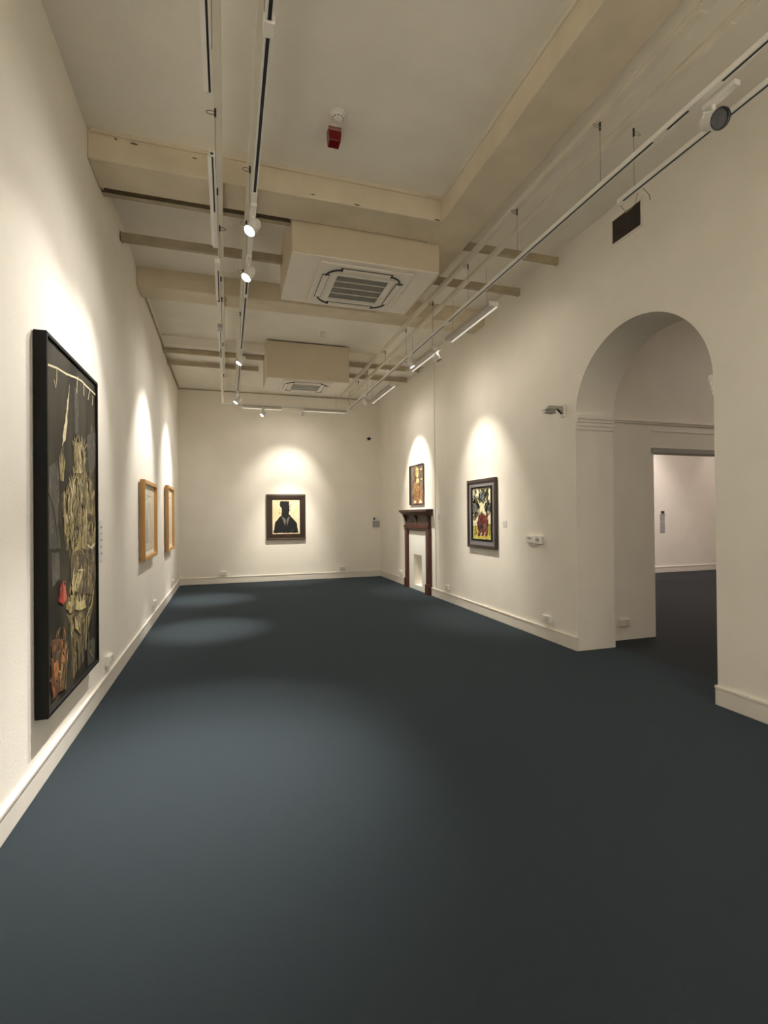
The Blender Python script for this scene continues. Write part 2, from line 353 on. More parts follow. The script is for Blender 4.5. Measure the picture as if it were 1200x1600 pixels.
# ------------------------------------------------------------ suspended lighting tracks
ZT = 3.79
def track_y(x, y0, y1, label, open_runs, name='lighting_track', w=.036, skip=()):
    t = thing(name, label, 'lighting track', (x, y0, ZT))
    b = MB(); L = y1-y0; hw = w/2
    b.box(-hw, hw, 0, L, .026, .032, TRACKW); b.box(-hw, -hw+.009, 0, L, 0, .026, TRACKW); b.box(hw-.009, hw, 0, L, 0, .026, TRACKW)
    b.build('track_body', t, bevel=.001)
    last = y0
    for a, c in sorted(open_runs)+[(y1, y1)]:
        if a > last: MB().box(-hw-.002, hw+.002, last-y0, a-y0, -.002, .006, TRACKW).build('track_cover', t, bevel=.001)
        last = max(last, c)
    for a, c in open_runs: MB().box(-hw+.009, hw-.009, a-y0, c-y0, .004, .026, GROOVE).build('conductor_groove', t)
    return t
def hang(t, xs, ytop, loops=True, ztop=4.225, side=-1):
    """suspension wires of track t at world positions (x,y)"""
    for k, (x, y) in enumerate(xs):
        lx, ly = x-t.location.x, y-t.location.y
        w = MB().cyl((lx, ly, .03), (lx, ly, ztop-ZT), .0022, WIRE, 6)
        wo = w.build('suspension_wire', t)
        MB().cyl((lx, ly, ztop-ZT-.055), (lx, ly, ztop-ZT+.002), .007, DARK, 8).build('wire_gripper', wo)
        if loops:
            r = .028; pts = [(lx+side*(r+r*math.cos(a))*1.0, ly+r*.9*math.sin(a)*.5, ztop-ZT-.03+r*math.sin(a)*.8) for a in [2*PI*i/16 for i in range(16)]]
            MB().tube(pts, .0022, DARK if k % 2 == 0 else WIRE, 5, closed=True).build('wire_loop', wo)
TC = track_y(3.54, .3, 10.59, 'long white suspended lighting track running the whole room nearer the right wall', [(.3, 1.98), (2.18, 2.33), (2.43, 5.43), (5.54, 6.60), (6.80, 9.1), (9.3, 10.5)])
hang(TC, [(3.51, 1.2), (3.51, 2.853), (3.50, 3.884), (3.53, 4.895), (3.54, 5.89), (3.53, 6.86), (3.53, 7.87), (3.55, 9.05), (3.56, 9.75)], 0)
TD = track_y(3.80, .3, 3.0, 'short black-grooved suspended track by the right wall, ending above the wall vent', [(.3, 2.96)])
hang(TD, [(3.78, 1.6), (3.78, 2.83)], 0, side=1)
MB().tube([(0.03, 2.55, .0), (.05, 2.60, -.05), (.03, 2.66, -.08), (.0, 2.68, -.02)], .003, WIRE, 6).build('loose_cable', TD)
MB().tube([(0.03, 2.50, .0), (.06, 2.48, -.05), (.09, 2.50, -.07)], .003, WIRE, 6).build('loose_cable', TD)
TE = track_y(.935, .2, 2.856, 'nearest left track section with a bright edge, above the large black framed painting', [(.2, 2.84)])
TE2 = track_y(.935, 3.33, 4.47, 'left suspended track section crossing the first beam, bright along its edge', [(3.34, 3.95)])
TE3 = track_y(.945, 4.74, 6.05, 'left suspended track section beyond the small wire loop, below the second beam', [(4.88, 5.6)])
TE4 = track_y(.948, 6.36, 10.5, 'farthest left suspended track section reaching the crosswise track', [(6.5, 7.55)])
for T, ys in ((TE, (1.2, 2.6)), (TE2, (3.5, 4.35)), (TE3, (4.9, 5.95)), (TE4, (6.5, 8.2, 10.0))):
    hang(T, [(T.location.x+.02, y) for y in ys], 0, side=1 if T is not TE2 else -1)
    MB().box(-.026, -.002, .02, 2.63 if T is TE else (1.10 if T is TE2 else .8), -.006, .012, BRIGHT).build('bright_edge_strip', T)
MB().box(-.028, .028, -.05, .10, -.012, .034, GREYP).build('joint_connector', TE4, bevel=.003)
MB().box(-.024, .024, -.03, .10, -.012, .034, WPLA).build('joint_connector', TE3, bevel=.003)
TF = track_y(1.214, .2, 10.59, 'long white suspended track on the left that carries the lit spotlights', [(.2, 2.34), (2.42, 3.63), (4.04, 4.22), (4.85, 5.32), (5.40, 7.08), (7.35, 9.5)])
hang(TF, [(1.20, 1.3), (1.195, 2.38), (1.20, 4.0), (1.20, 4.75), (1.20, 5.7), (1.20, 6.9), (1.2, 9.0)], 0)
MB().box(-.027, .027, 2.14, 2.22, -.012, .034, WPLA).build('joint_connector', TF, bevel=.003)
MB().box(-.021, .021, 5.12, 5.19, -.008, .034, WPLA).build('joint_connector', TF, bevel=.003)
# crosswise track by the back wall
tg = thing('lighting_track', 'crosswise white suspended lighting track in front of the back wall', 'lighting track', (.93, 10.62, ZT))
MB().box(0, 2.78, -.018, .018, .0, .032, TRACKW).build('track_body', tg, bevel=.001)
MB().box(.3, 2.6, -.008, .008, -.002, .004, GROOVE).build('conductor_groove', tg)
for x in (.33, 2.35): MB().cyl((x, 0, .03), (x, 0, 4.365-ZT), .0025, WIRE, 6).build('suspension_wire', tg)
MB().tube([(2.70, 0, .03), (2.62, .0, .25), (2.66, 0, .42)], .004, WIRE, 6).build('power_cable', tg)
# box-shaped linear fittings with dim slots; the crosswise pair's light is added fill
def linear(x, y, rz, L, label, w=.10, dz=0, wires=True, watts=1.8):
    t = thing('linear_track_light', label, 'track light', (x, y, ZT+dz), rz)
    MB().box(-w/2, w/2, 0, L, -.045, -.003, LINEAR).build('housing', t, bevel=.003)
    MB().box(w/2-.012, w/2+.003, .01, L-.01, -.056, -.045, GLOW).build('light_slot', t)
    ld = bpy.data.lights.new('slot_light', 'AREA'); ld.shape = 'RECTANGLE'; ld.size = .03; ld.size_y = L-.1; ld.energy = watts; ld.color = (1, .90, .74)
    lo = bpy.data.objects.new('slot_light', ld); C.objects.link(lo); lo.parent = t; lo.location = (w/2+.004, L/2, -.062); lo.rotation_euler = (0, -math.radians(35), 0)
    for yy in (.12, L-.16): MB().box(-.016, .016, yy, yy+.05, -.004, .034, WPLA).build('track_adaptor', t)
    if wires:
        for yy in (.14, L-.14): MB().cyl((0, yy, 0), (0, yy, 4.225-ZT), .0022, WIRE, 6).build('suspension_wire', t)
    MB().box(-w/2-.003, w/2+.003, -.006, .004, -.05, -.001, WPLA).build('end_cap', t)
    MB().box(-w/2-.003, w/2+.003, L-.004, L+.006, -.05, -.001, WPLA).build('end_cap', t)
    return t
linear(3.76, 4.76, 0, 1.15, 'grey box-shaped linear track light beside the second beam near the right wall', .10)
linear(3.74, 6.25, 0, 1.05, 'grey box-shaped linear track light farther along the right wall, behind the first one')
linear(3.76, 8.2, 0, 1.4, 'slim linear track light by the right wall, nearest the back corner')
linear(2.12, 10.62, PI/2, .80, 'grey linear light hanging left on the crosswise track', .13, wires=False, watts=.5)
linear(3.50, 10.62, PI/2, .95, 'white linear light hanging right on the crosswise track', .10, wires=False, watts=.5)

def spotlight(x, y, target, label, lit=True, power=1.0, cone=64, col=(1, .945, .865), z=ZT, blend=.9, scale=1.0, rz=0, gear=.13, spill=0, core=0, core_t=None, core_c=46, recess=.010):
    t = thing('track_spotlight', label, 'spotlight', (x, y, z), 0, 'spotlights on the suspended tracks')
    MB().box(-.022, .022, -gear, gear*.4, -.03, -.001, LAMPW).build('gear_box', t, bevel=.006)
    stem = MB().cyl((0, 0, -.028), (0, 0, -.075), .010, LAMPW, 12).build('swivel_stem', t, smooth=True)
    piv = Vector((0, 0, -.115)); d = (Vector(target) - (Vector((x, y, z))+piv)).normalized()
    a = d.cross(Vector((0, 0, 1))).normalized(); k = scale
    yk = MB()
    for s_ in (-1, 1): yk.tube([(0, 0, -.072), Vector((0, 0, -.074))+a*s_*.055*k, piv+a*s_*.056*k], .005, LAMPW, 8)
    yk.build('yoke', t, smooth=True)
    r = .050*k; L0, L1 = -.085*k, .065*k
    hd = MB()
    hd.cyl(piv+d*L0, piv+d*(L0+.03*k), r*.55, LAMPW, 28, r*.95); hd.cyl(piv+d*(L0+.03*k), piv+d*(L1-recess-.008), r*.95, LAMPW, 28, r); hd.cyl(piv+d*(L1-recess-.008), piv+d*L1, r, LAMPW, 28, r*1.04, cap=False)
    ho = hd.build('lamp_head', t, smooth=True)
    MB().cyl(piv+d*(L1-recess-.004), piv+d*(L1-recess), r*.96, LENSON if lit else LENSOFF, 28).build('lens', ho)
    rim = [piv+d*L1+(a*math.cos(q)+d.cross(a)*math.sin(q))*r*1.01 for q in [2*PI*i/28 for i in range(28)]]
    MB().tube(rim, .0035, DARK if not lit else LAMPW, 6, closed=True).build('rim', ho, smooth=True)
    if lit:
        def lamp(nm, P, size, dd, bl):
            ld = bpy.data.lights.new(nm, 'SPOT'); ld.energy = P; ld.spot_size = math.radians(size); ld.spot_blend = bl; ld.shadow_soft_size = .02; ld.color = col
            lo = bpy.data.objects.new(nm, ld); C.objects.link(lo); lo.parent = ho
            lo.location = piv+d*(L1+.012); lo.rotation_euler = Vector(dd).to_track_quat('-Z', 'Y').to_euler()
        lamp('lamp_beam', SPOT_W*power, cone, d, blend)
        if core:
            cd = (Vector(core_t) - (Vector((x, y, z))+piv)).normalized(); lamp('lamp_core', SPOT_W*core, core_c, cd, 1.0)
        if spill: lamp('lamp_spill', SPOT_W*spill, 150, d, 1.0)
    return t
spotlight(1.214, 3.86, (0, 3.10, 1.75), 'nearest lit spotlight on the left track, in front of the first lipped steel channel', power=.25, cone=80, blend=.7, spill=.10, scale=.85, core=3.6, core_t=(0.85, 2.85, 0))
spotlight(1.214, 4.62, (0, 3.85, 1.6), 'second lit spotlight on the left track, just beyond the nearest one', power=.42, cone=78, blend=.65, scale=.85, spill=.10, core=3.2, core_t=(0.95, 3.6, 0))
spotlight(1.214, 7.22, (0, 7.05, 1.95), 'third lit spotlight on the left track, left of the far boxing', power=.8, cone=70, blend=.75, scale=.85, spill=.10, core=4.5, core_c=30, core_t=(0.8, 7.1, 0))
spotlight(1.214, 9.72, (0, 9.55, 2.05), 'fourth lit spotlight on the left track, closest to the back wall', power=.8, cone=68, blend=.75, scale=.85, spill=.10, core=4.0, core_c=30, core_t=(0.75, 9.7, 0))
spotlight(1.74, 10.60, (0, 9.9, 1.5), 'lit spotlight hanging under the left half of the crosswise track', power=.45, cone=56, blend=.9, scale=.7, spill=.10, z=ZT-.05)
spotlight(2.56, 10.60, (2.30, D, 2.0), 'small pale spotlight at the middle of the crosswise track turned to the back wall portrait', power=.6, cone=70, blend=.85, scale=.6, spill=.10, z=ZT, core=1.8, core_t=(2.3, D, .5), recess=.03, col=(1, .92, .79))
spotlight(3.54, 6.72, (W, 6.60, 1.7), 'pale spotlight on the right track turned to the flower painting', power=.75, cone=64, blend=.9, recess=.035, scale=.8, spill=.08, core=1.1, core_t=(W-.1, 6.6, .5), col=(1, .92, .79))
spotlight(3.54, 9.20, (W, 9.30, 2.15), 'small pale spotlight on the right track turned to the picture above the mantelpiece', power=.95, cone=58, blend=.7, recess=.035, scale=.8, spill=.08, core=1.6, core_t=(W, 9.3, .5), col=(1, .92, .79))
spotlight(3.60, 2.08, (3.25, .9, 2.9), 'large unlit spotlight with a round dark lens near the right end of the tracks', lit=False, scale=1.0, gear=.14)
spotlight(3.80, 6.35, (W, 6.1, 1.9), 'pale cone-headed spotlight at the end of the linear light by the right wall', lit=False, scale=.7)
# unseen spots added around the viewer to raise the ambient; next gallery's spots follow
spotlight(1.214, 1.3, (0, 1.0, 1.8), 'added fill spotlight on the left track beside the viewer', power=NEAR_P*.3, cone=84, spill=.1)
spotlight(3.80, 1.0, (W, .4, 1.8), 'added fill spotlight on the right hand track beside the viewer', power=NEAR_P*1.3, cone=84)
spotlight(1.214, -.9, (0, -1.2, 1.9), 'added fill spotlight on the left ceiling behind the viewer', power=BACK_P, cone=90, z=4.225)
spotlight(3.50, -.9, (W, -1.3, 1.9), 'added fill spotlight on the right ceiling behind the viewer', power=BACK_P, cone=90, z=4.225)
spotlight(1.96, -1.2, (1.6, YF, 2.0), 'added fill spotlight turned to the left of the wall behind the viewer', power=BACK_P, cone=90, z=HC)
spotlight(2.6, -1.2, (3.2, YF, 2.0), 'added fill spotlight turned to the right of the wall behind the viewer', power=BACK_P, cone=90, z=HC)
spotlight(10.3, 8.8, (10.9, 9.95, 1.6), 'spotlight of the next gallery washing its far wall', power=GAL_P, cone=62, z=4.5, col=(1, .88, .82))
spotlight(13.2, 8.8, (13.6, 9.95, 1.6), 'spotlight added in the next gallery, washing the right of its far wall', power=GAL_P*.2, cone=62, z=4.5, col=(1, .88, .82))  # unseen extra spot added to light the gallery wall

# ------------------------------------------------------------ pictures
ART = json.loads('''{"abstract":[["p","umber",[[-0.003,0.325],[0.262,0.364],[0.493,0.24],[0.56,-0.033],[0.52,-0.204],[-0.191,-0.161],[-0.248,-0.018],[-0.28,0.179],[-0.135,0.223]]],["p","umber",[[-0.203,-0.049],[0.511,-0.068],[0.537,-0.426],[0.433,-0.646],[0.305,-0.783],[0.185,-0.951],[-0.079,-1.008],[-0.098,-0.695],[-0.211,-0.532],[-0.092,-0.338],[-0.137,-0.192]]],["p","shade",[[-0.512,0.323],[-0.388,0.363],[-0.324,0.27],[-0.35,-0.016],[-0.308,-0.154],[-0.509,-0.141]]],["p","shade",[[0.298,0.625],[0.575,0.687],[0.588,0.43],[0.358,0.32]]],["p","shade",[[-0.02,0.883],[0.091,0.91],[0.086,0.625],[0.002,0.579]]],["p","shade",[[-0.474,-0.168],[-0.335,-0.165],[-0.317,-0.327],[-0.457,-0.361]]],["p","shade",[[0.245,-0.849],[0.494,-0.867],[0.49,-1.034],[0.301,-1.022]]],["l","cream",0.012,[[-0.514,0.896],[-0.359,0.921],[-0.173,0.936],[0.064,0.972],[0.181,0.982],[0.305,0.976],[0.438,0.977],[0.581,0.975]]],["l","cream",0.008,[[-0.358,0.928],[-0.36,0.849],[-0.382,0.797],[-0.407,0.837]]],["l","cream",0.01,[[0.07,0.986],[0.048,0.867]]],["l","cream",0.012,[[0.226,0.977],[0.225,0.892]]],["l","cream",0.01,[[0.387,0.974],[0.336,0.888]]],["l","cream",0.01,[[0.473,0.95],[0.454,0.873]]],["p","cream",[[-0.112,0.883],[-0.152,0.706],[-0.199,0.51],[-0.264,0.479],[-0.239,0.571],[-0.164,0.734]]],["p","gold",[[-0.322,0.413],[-0.253,0.436],[-0.218,0.389],[-0.244,0.261],[-0.302,0.257],[-0.334,0.355]]],["l","gold",0.012,[[-0.241,0.475],[-0.253,0.429]]],["p","gold",[[-0.04,0.51],[0.057,0.543],[0.233,0.531],[0.263,0.432],[0.199,0.342],[-0.002,0.333],[-0.028,0.433]]],["p","cream",[[0.107,0.514],[0.142,0.514],[0.139,0.345],[0.098,0.342]]],["l","umber",0.02,[[0.178,0.506],[0.175,0.365]]],["l","umber",0.014,[[0.014,0.469],[0.02,0.351]]],["p","gold",[[-0.03,0.291],[-0.004,0.214],[-0.107,0.064],[-0.166,-0.162],[-0.225,-0.055],[-0.258,0.092],[-0.245,0.18],[-0.181,0.168],[-0.105,0.209]]],["p","gold",[[-0.004,0.214],[0.292,0.289],[0.423,0.218],[0.506,-0.032],[0.492,-0.176],[0.283,-0.19],[-0.116,-0.165],[-0.074,0.056]]],["p","umber",[[0.024,0.272],[0.26,0.279],[0.289,0.161],[0.194,0.066],[0.049,0.105]]],["p","umber",[[0.288,0.066],[0.454,0.059],[0.468,-0.121],[0.284,-0.13]]],["l","cream",0.014,[[0.272,0.1],[0.251,-0.163]]],["l","cream",0.012,[[-0.03,0.284],[-0.085,0.149],[-0.109,-0.021]]],["l","cream",0.012,[[0.299,-0.165],[0.415,-0.194],[0.492,-0.167]]],["l","umber",0.02,[[-0.007,0.041],[0.103,-0.024],[-0.01,-0.101]]],["l","cream",0.008,[[0.123,0.262],[0.136,0.18],[0.121,0.139]]],["l","umber",0.012,[[-0.524,0.195],[-0.414,0.089],[-0.341,-0.13]]],["p","gold",[[-0.111,-0.051],[0.231,-0.06],[0.244,-0.108],[0.117,-0.156],[-0.065,-0.204],[-0.112,-0.137]]],["p","gold",[[0.289,-0.062],[0.511,-0.068],[0.509,-0.161],[0.348,-0.181],[0.273,-0.133]]],["l","umber",0.03,[[0.381,-0.073],[0.364,-0.153]]],["l","cream",0.012,[[0.287,-0.158],[0.379,-0.183],[0.492,-0.16]]],["p","umber",[[-0.113,-0.208],[0.441,-0.232],[0.503,-0.422],[0.403,-0.526],[-0.069,-0.456],[-0.104,-0.337]]],["p","cream2",[[-0.067,-0.334],[0.169,-0.329],[0.154,-0.366],[0.006,-0.453],[-0.081,-0.433],[-0.092,-0.374]]],["l","cream",0.012,[[0.047,-0.317],[0.197,-0.328]]],["p","red",[[-0.306,-0.361],[-0.22,-0.379],[-0.21,-0.436],[-0.165,-0.47],[-0.266,-0.489],[-0.35,-0.468],[-0.328,-0.398]]],["p","salmon",[[-0.264,-0.38],[-0.227,-0.385],[-0.21,-0.443],[-0.187,-0.467],[-0.272,-0.481]]],["p","gold",[[-0.188,-0.481],[-0.069,-0.464],[0.138,-0.479],[0.005,-0.511],[-0.046,-0.561],[-0.143,-0.565],[-0.211,-0.525]]],["p","cream2",[[0.017,-0.528],[0.193,-0.541],[0.235,-0.595],[0.082,-0.591],[0.004,-0.563]]],["p","gold",[[-0.059,-0.602],[0.121,-0.644],[0.1,-0.754],[0.04,-0.725],[-0.036,-0.68]]],["l","cream2",0.014,[[0.436,-0.489],[0.402,-0.591],[0.248,-0.661],[0.221,-0.89]]],["l","gold",0.012,[[-0.108,-0.579],[-0.121,-0.69]]],["l","gold",0.01,[[0.119,-0.758],[0.105,-0.8]]],["l","gold",0.01,[[-0.049,-0.728],[-0.066,-1.012]]],["l","cream2",0.008,[[0.333,-0.918],[0.394,-0.983]]],["l","umber",0.02,[[0.305,-0.783],[0.271,-0.998]]],["l","umber",0.03,[[0.026,-0.767],[0.048,-0.98]]],["p","rust",[[-0.471,-0.658],[-0.214,-0.715],[-0.215,-0.807],[-0.273,-0.995],[-0.481,-0.99],[-0.502,-0.858]]],["p","orange",[[-0.306,-0.717],[-0.241,-0.732],[-0.249,-0.853],[-0.32,-0.827]]],["p","orange",[[-0.464,-0.793],[-0.385,-0.796],[-0.346,-0.905],[-0.446,-0.894]]],["l","gold",0.01,[[-0.192,-0.779],[-0.221,-0.875],[-0.245,-1.011]]],["l","umber",0.016,[[-0.238,-0.801],[-0.284,-0.991]]]],"portrait":[["p","black",[[-0.144,0.357],[-0.083,0.375],[0.066,0.365],[0.081,0.178],[0.063,0.069],[0.131,-0.014],[0.239,-0.127],[0.281,-0.379],[-0.297,-0.369],[-0.249,-0.119],[-0.113,0.042],[-0.096,0.179],[-0.152,0.275]]],["p","grey",[[-0.106,0.015],[-0.023,-0.206],[-0.025,-0.082],[-0.053,-0.012]]],["p","grey",[[0.083,0.013],[0.02,-0.206],[0.005,-0.082],[0.035,-0.014]]],["p","tan",[[-0.022,-0.04],[-0.033,-0.068],[-0.02,-0.192]]],["p","teal",[[0.06,-0.302],[0.183,-0.29],[0.156,-0.332]]],["l","black",0.012,[[0.086,0.299],[0.113,0.288]]],["l","black",0.012,[[0.095,0.24],[0.122,0.23]]],["l","black",0.012,[[-0.166,0.179],[-0.132,0.186]]],["l","black",0.012,[[-0.166,0.125],[-0.139,0.097]]],["l","black",0.012,[[-0.167,0.071],[-0.145,0.077]]],["l","black",0.012,[[0.084,0.144],[0.112,0.148]]]],"bust":[["p","plum",[[-0.267,0.378],[0.444,0.356],[0.444,-0.388],[-0.253,-0.387]]],["p","umber",[[-0.038,0.364],[0.084,0.376],[0.213,0.332],[0.228,0.08],[0.183,0.004],[-0.036,0.034],[-0.078,0.134]]],["p","yellow",[[0.006,0.32],[0.084,0.348],[0.18,0.296],[0.155,0.164],[0.078,0.134],[0.002,0.184]]],["l","umber",0.02,[[0.015,0.275],[0.06,0.271]]],["l","umber",0.02,[[0.104,0.279],[0.158,0.274]]],["l","umber",0.012,[[0.082,0.273],[0.068,0.179]]],["p","yellow",[[0.044,0.117],[0.175,0.115],[0.183,0.02],[0.042,0.025]]],["p","sienna",[[-0.104,0.022],[0.042,0.025],[0.183,0.02],[0.309,-0.027],[0.366,-0.24],[0.321,-0.378],[-0.092,-0.367],[-0.155,-0.178]]],["p","orange",[[0.03,0.014],[0.183,0.004],[0.2,-0.139],[0.092,-0.157],[-0.017,-0.112]]],["l","umber",0.02,[[-0.062,-0.101],[0.086,-0.371],[0.244,-0.117]]],["l","gold",0.02,[[-0.082,-0.02],[-0.133,-0.22]]],["p","cream",[[-0.056,-0.295],[0.009,-0.361],[-0.115,-0.37]]],["p","cream",[[0.26,-0.29],[0.342,-0.366],[0.173,-0.367]]],["l","cream",0.025,[[0.254,0.277],[0.349,0.29]]],["l","cream",0.025,[[0.27,0.085],[0.354,0.102]]],["l","cream2",0.012,[[-0.176,0.32],[-0.18,0.141]]]],"floral":[["p","yellow2",[[-0.271,-0.201],[-0.001,-0.176],[0.276,-0.159],[0.278,-0.377],[-0.277,-0.377]]],["l","black",0.012,[[-0.271,-0.2],[-0.121,-0.191]]],["l","black",0.012,[[0.169,-0.175],[0.277,-0.158]]],["p","moss",[[-0.133,0.196],[-0.052,0.3],[0.026,0.354],[0.187,0.307],[0.211,0.263],[0.149,0.195],[0.045,0.155],[-0.057,0.167]]],["p","blue",[[-0.035,0.317],[0.06,0.339],[0.087,0.277],[0.03,0.217],[-0.034,0.228]]],["p","moss",[[-0.26,0.228],[-0.141,0.206],[-0.052,0.078],[-0.114,-0.002],[-0.203,-0.101],[-0.262,-0.082],[-0.268,0.082]]],["p","moss",[[0.113,0.162],[0.266,0.157],[0.265,0.02],[0.174,-0.049],[0.092,0.039]]],["p","slate",[[0.137,0.117],[0.213,0.107],[0.192,0.003],[0.126,0.039]]],["p","slate",[[-0.229,0.136],[-0.16,0.134],[-0.164,0.026],[-0.232,0.027]]],["p","moss",[[-0.226,0.318],[-0.187,0.356],[-0.151,0.314],[-0.189,0.284]]],["p","moss",[[-0.1,0.348],[-0.075,0.371],[-0.052,0.345],[-0.077,0.326]]],["p","moss",[[0.165,0.351],[0.189,0.375],[0.212,0.349],[0.188,0.331]]],["p","moss",[[-0.251,0.264],[-0.223,0.292],[-0.197,0.262],[-0.225,0.24]]],["l","cream",0.016,[[-0.132,0.223],[-0.075,0.15],[-0.017,0.086]]],["l","cream",0.02,[[0.122,0.179],[0.057,0.111],[0.031,-0.03]]],["l","cream",0.014,[[-0.12,0.061],[-0.063,-0.012]]],["p","cream",[[-0.057,0.158],[0.003,0.165],[0.009,0.112],[-0.042,0.104]]],["l","moss",0.014,[[-0.097,0.007],[-0.03,-0.039]]],["l","cream",0.014,[[-0.044,0.042],[-0.047,-0.03]]],["p","maroon",[[-0.124,-0.033],[-0.03,-0.016],[0.157,-0.04],[0.195,-0.144],[0.155,-0.319],[-0.109,-0.33],[-0.122,-0.236],[-0.144,-0.137]]],["p","red",[[0.011,-0.065],[0.088,-0.057],[0.121,-0.092],[0.052,-0.118]]],["p","plum",[[-0.085,-0.154],[-0.0,-0.145],[-0.013,-0.269],[-0.081,-0.262]]],["p","plum",[[0.051,-0.145],[0.119,-0.153],[0.098,-0.241],[0.047,-0.242]]],["p","cream",[[-0.098,-0.029],[-0.151,-0.074],[-0.239,-0.178],[-0.17,-0.155],[-0.126,-0.101]]],["p","cream",[[-0.022,-0.279],[0.008,-0.287],[-0.024,-0.336],[-0.049,-0.333]]],["p","cream",[[0.08,-0.276],[0.111,-0.276],[0.105,-0.329],[0.082,-0.32]]],["l","olive",0.016,[[-0.242,-0.247],[-0.157,-0.272]]],["l","olive",0.016,[[-0.244,-0.31],[-0.124,-0.29]]],["l","olive",0.016,[[0.253,-0.187],[0.214,-0.317]]]],"drawing":[["l","pencil",0.02,[[-0.425,-0.336],[-0.163,0.115],[0.0,0.275],[0.196,0.021],[0.163,-0.374]]],["l","pencil",0.012,[[-0.372,0.285],[-0.098,0.369],[0.359,0.379],[0.372,-0.318]]],["p","wash",[[-0.327,-0.035],[-0.098,0.021],[-0.02,-0.355],[-0.346,-0.365]]],["p","wash",[[-0.457,0.398],[0.392,0.388],[0.359,0.369],[-0.457,0.377]]]]}''')
def paint(items, name, parent, w, h, bg, y, t0=.0006, sx=1, sz=1, rough=.02, strokes={}):
    mb = MB().box(-w/2, w/2, y, y+.012, -h/2, h/2, bg); k = 0
    for it in items:
        k += 1; yy = y-.0004-t0*.25*k
        m = PCOL[it[1]]
        clip = lambda p: (max(-w/2, min(w/2, p[0]*sx)), max(-h/2, min(h/2, p[1]*sz)))
        if it[0] == 'p':
            P = [clip(p) for p in it[2]]; n = len(P)
            cx_ = sum(p[0] for p in P)/n; cz_ = sum(p[1] for p in P)/n; sz_ = max(max(p[0] for p in P)-min(p[0] for p in P), max(p[1] for p in P)-min(p[1] for p in P))
            Q = []
            for i in range(n):           # hand-painted outline: subdivide and jitter
                a, b = P[i], P[(i+1) % n]; st = max(1, int(math.hypot(b[0]-a[0], b[1]-a[1])/.03))
                for q in range(st):
                    f = q/st; j = rough*min(sz_, .3)
                    Q.append(clip(((a[0]+(b[0]-a[0])*f+random.uniform(-j, j))/sx, (a[1]+(b[1]-a[1])*f+random.uniform(-j, j))/sz)))
            mb.prism(Q, yy, y+.001, m, 'xz')
            if it[1] in strokes:
                def inside(px, pz):
                    c = False
                    for i in range(n):
                        (x1, z1), (x2, z2) = P[i], P[i-1]
                        if (z1 > pz) != (z2 > pz) and px < (x2-x1)*(pz-z1)/(z2-z1)+x1: c = not c
                    return c
                x0, x1_ = min(p[0] for p in P), max(p[0] for p in P); z0, z1_ = min(p[1] for p in P), max(p[1] for p in P)
                for q in range(int((x1_-x0)*(z1_-z0)*strokes[it[1]][0])):
                    px, pz = random.uniform(x0, x1_), random.uniform(z0, z1_)
                    if not inside(px, pz): continue
                    L_ = random.uniform(.03, .11); a0 = PI/2+random.gauss(0, .35); cu = random.gauss(0, 1.1); w_ = random.uniform(.003, .011)
                    c_ = PCOL[random.choice(strokes[it[1]][1])]; pts = []; X, Z = px, pz
                    for i in range(6): pts.append((X, Z)); X += math.cos(a0)*L_/5; Z += math.sin(a0)*L_/5; a0 += cu/5
                    for i in range(5):
                        (xa, za), (xb, zb) = pts[i], pts[i+1]; ww = w_*math.sin(PI*(i+.5)/5)
                        if max(abs(xa), abs(xb)) > w/2-.012 or max(abs(za), abs(zb)) > h/2-.012: continue
                        mb.add([(xa-ww, yy-.0003, za), (xa+ww, yy-.0003, za), (xb+ww, yy-.0003, zb), (xb-ww, yy-.0003, zb)], [(0, 1, 2, 3)], c_)
        else:
            pts = [Vector((*clip(p), 0)) for p in it[3]]; hw = it[2]/2; L = []; R = []
            for i, p in enumerate(pts):
                d = (pts[min(i+1, len(pts)-1)]-pts[max(i-1, 0)]).normalized(); n = Vector((-d.y, d.x, 0)); L.append(p+n*hw); R.append(p-n*hw)
            for i in range(len(pts)-1):
                q = [L[i], L[i+1], R[i+1], R[i]]; vs = [(a.x, yy, a.y) for a in q]; mb.add(vs, [(0, 1, 2, 3)], m)
    return mb.build(name, parent)
def frame(parent, w, h, fw_, depth, m, lip=.0, inner=None, name='frame', bev=.003, y1=-.004):
    """picture frame, local x right, z up, -y towards the room; wall at y = 0"""
    for sgn in (-1, 1):
        MB().prism([(sgn*w/2, -h/2), (sgn*w/2, h/2), (sgn*(w/2-fw_), h/2-fw_), (sgn*(w/2-fw_), -h/2+fw_)], -depth, y1, m, 'xz').build(name+'_side', parent, bevel=bev)
        MB().prism([(-w/2, sgn*h/2), (w/2, sgn*h/2), (w/2-fw_, sgn*(h/2-fw_)), (-w/2+fw_, sgn*(h/2-fw_))], -depth, y1, m, 'xz').build(name+'_rail', parent, bevel=bev)
    if inner:
        iw, m2, d2 = inner; a, b = w/2-fw_, h/2-fw_
        mb = MB().prism([(-a, -b), (a, -b), (a, b), (-a, b)], -d2, -.004, m2, 'xz', holes=[[(-a+iw, -b+iw), (a-iw, -b+iw), (a-iw, b-iw), (-a+iw, b-iw)]])
        mb.build('inner_slip', parent, bevel=.002)
t = thing('framed_painting', 'tall dark painting of a gold figure in a deep black frame, left wall', 'painting', (0, 3.755, 1.47), PI/2)
frame(t, 1.15, 2.14, .022, .070, FBLACK)
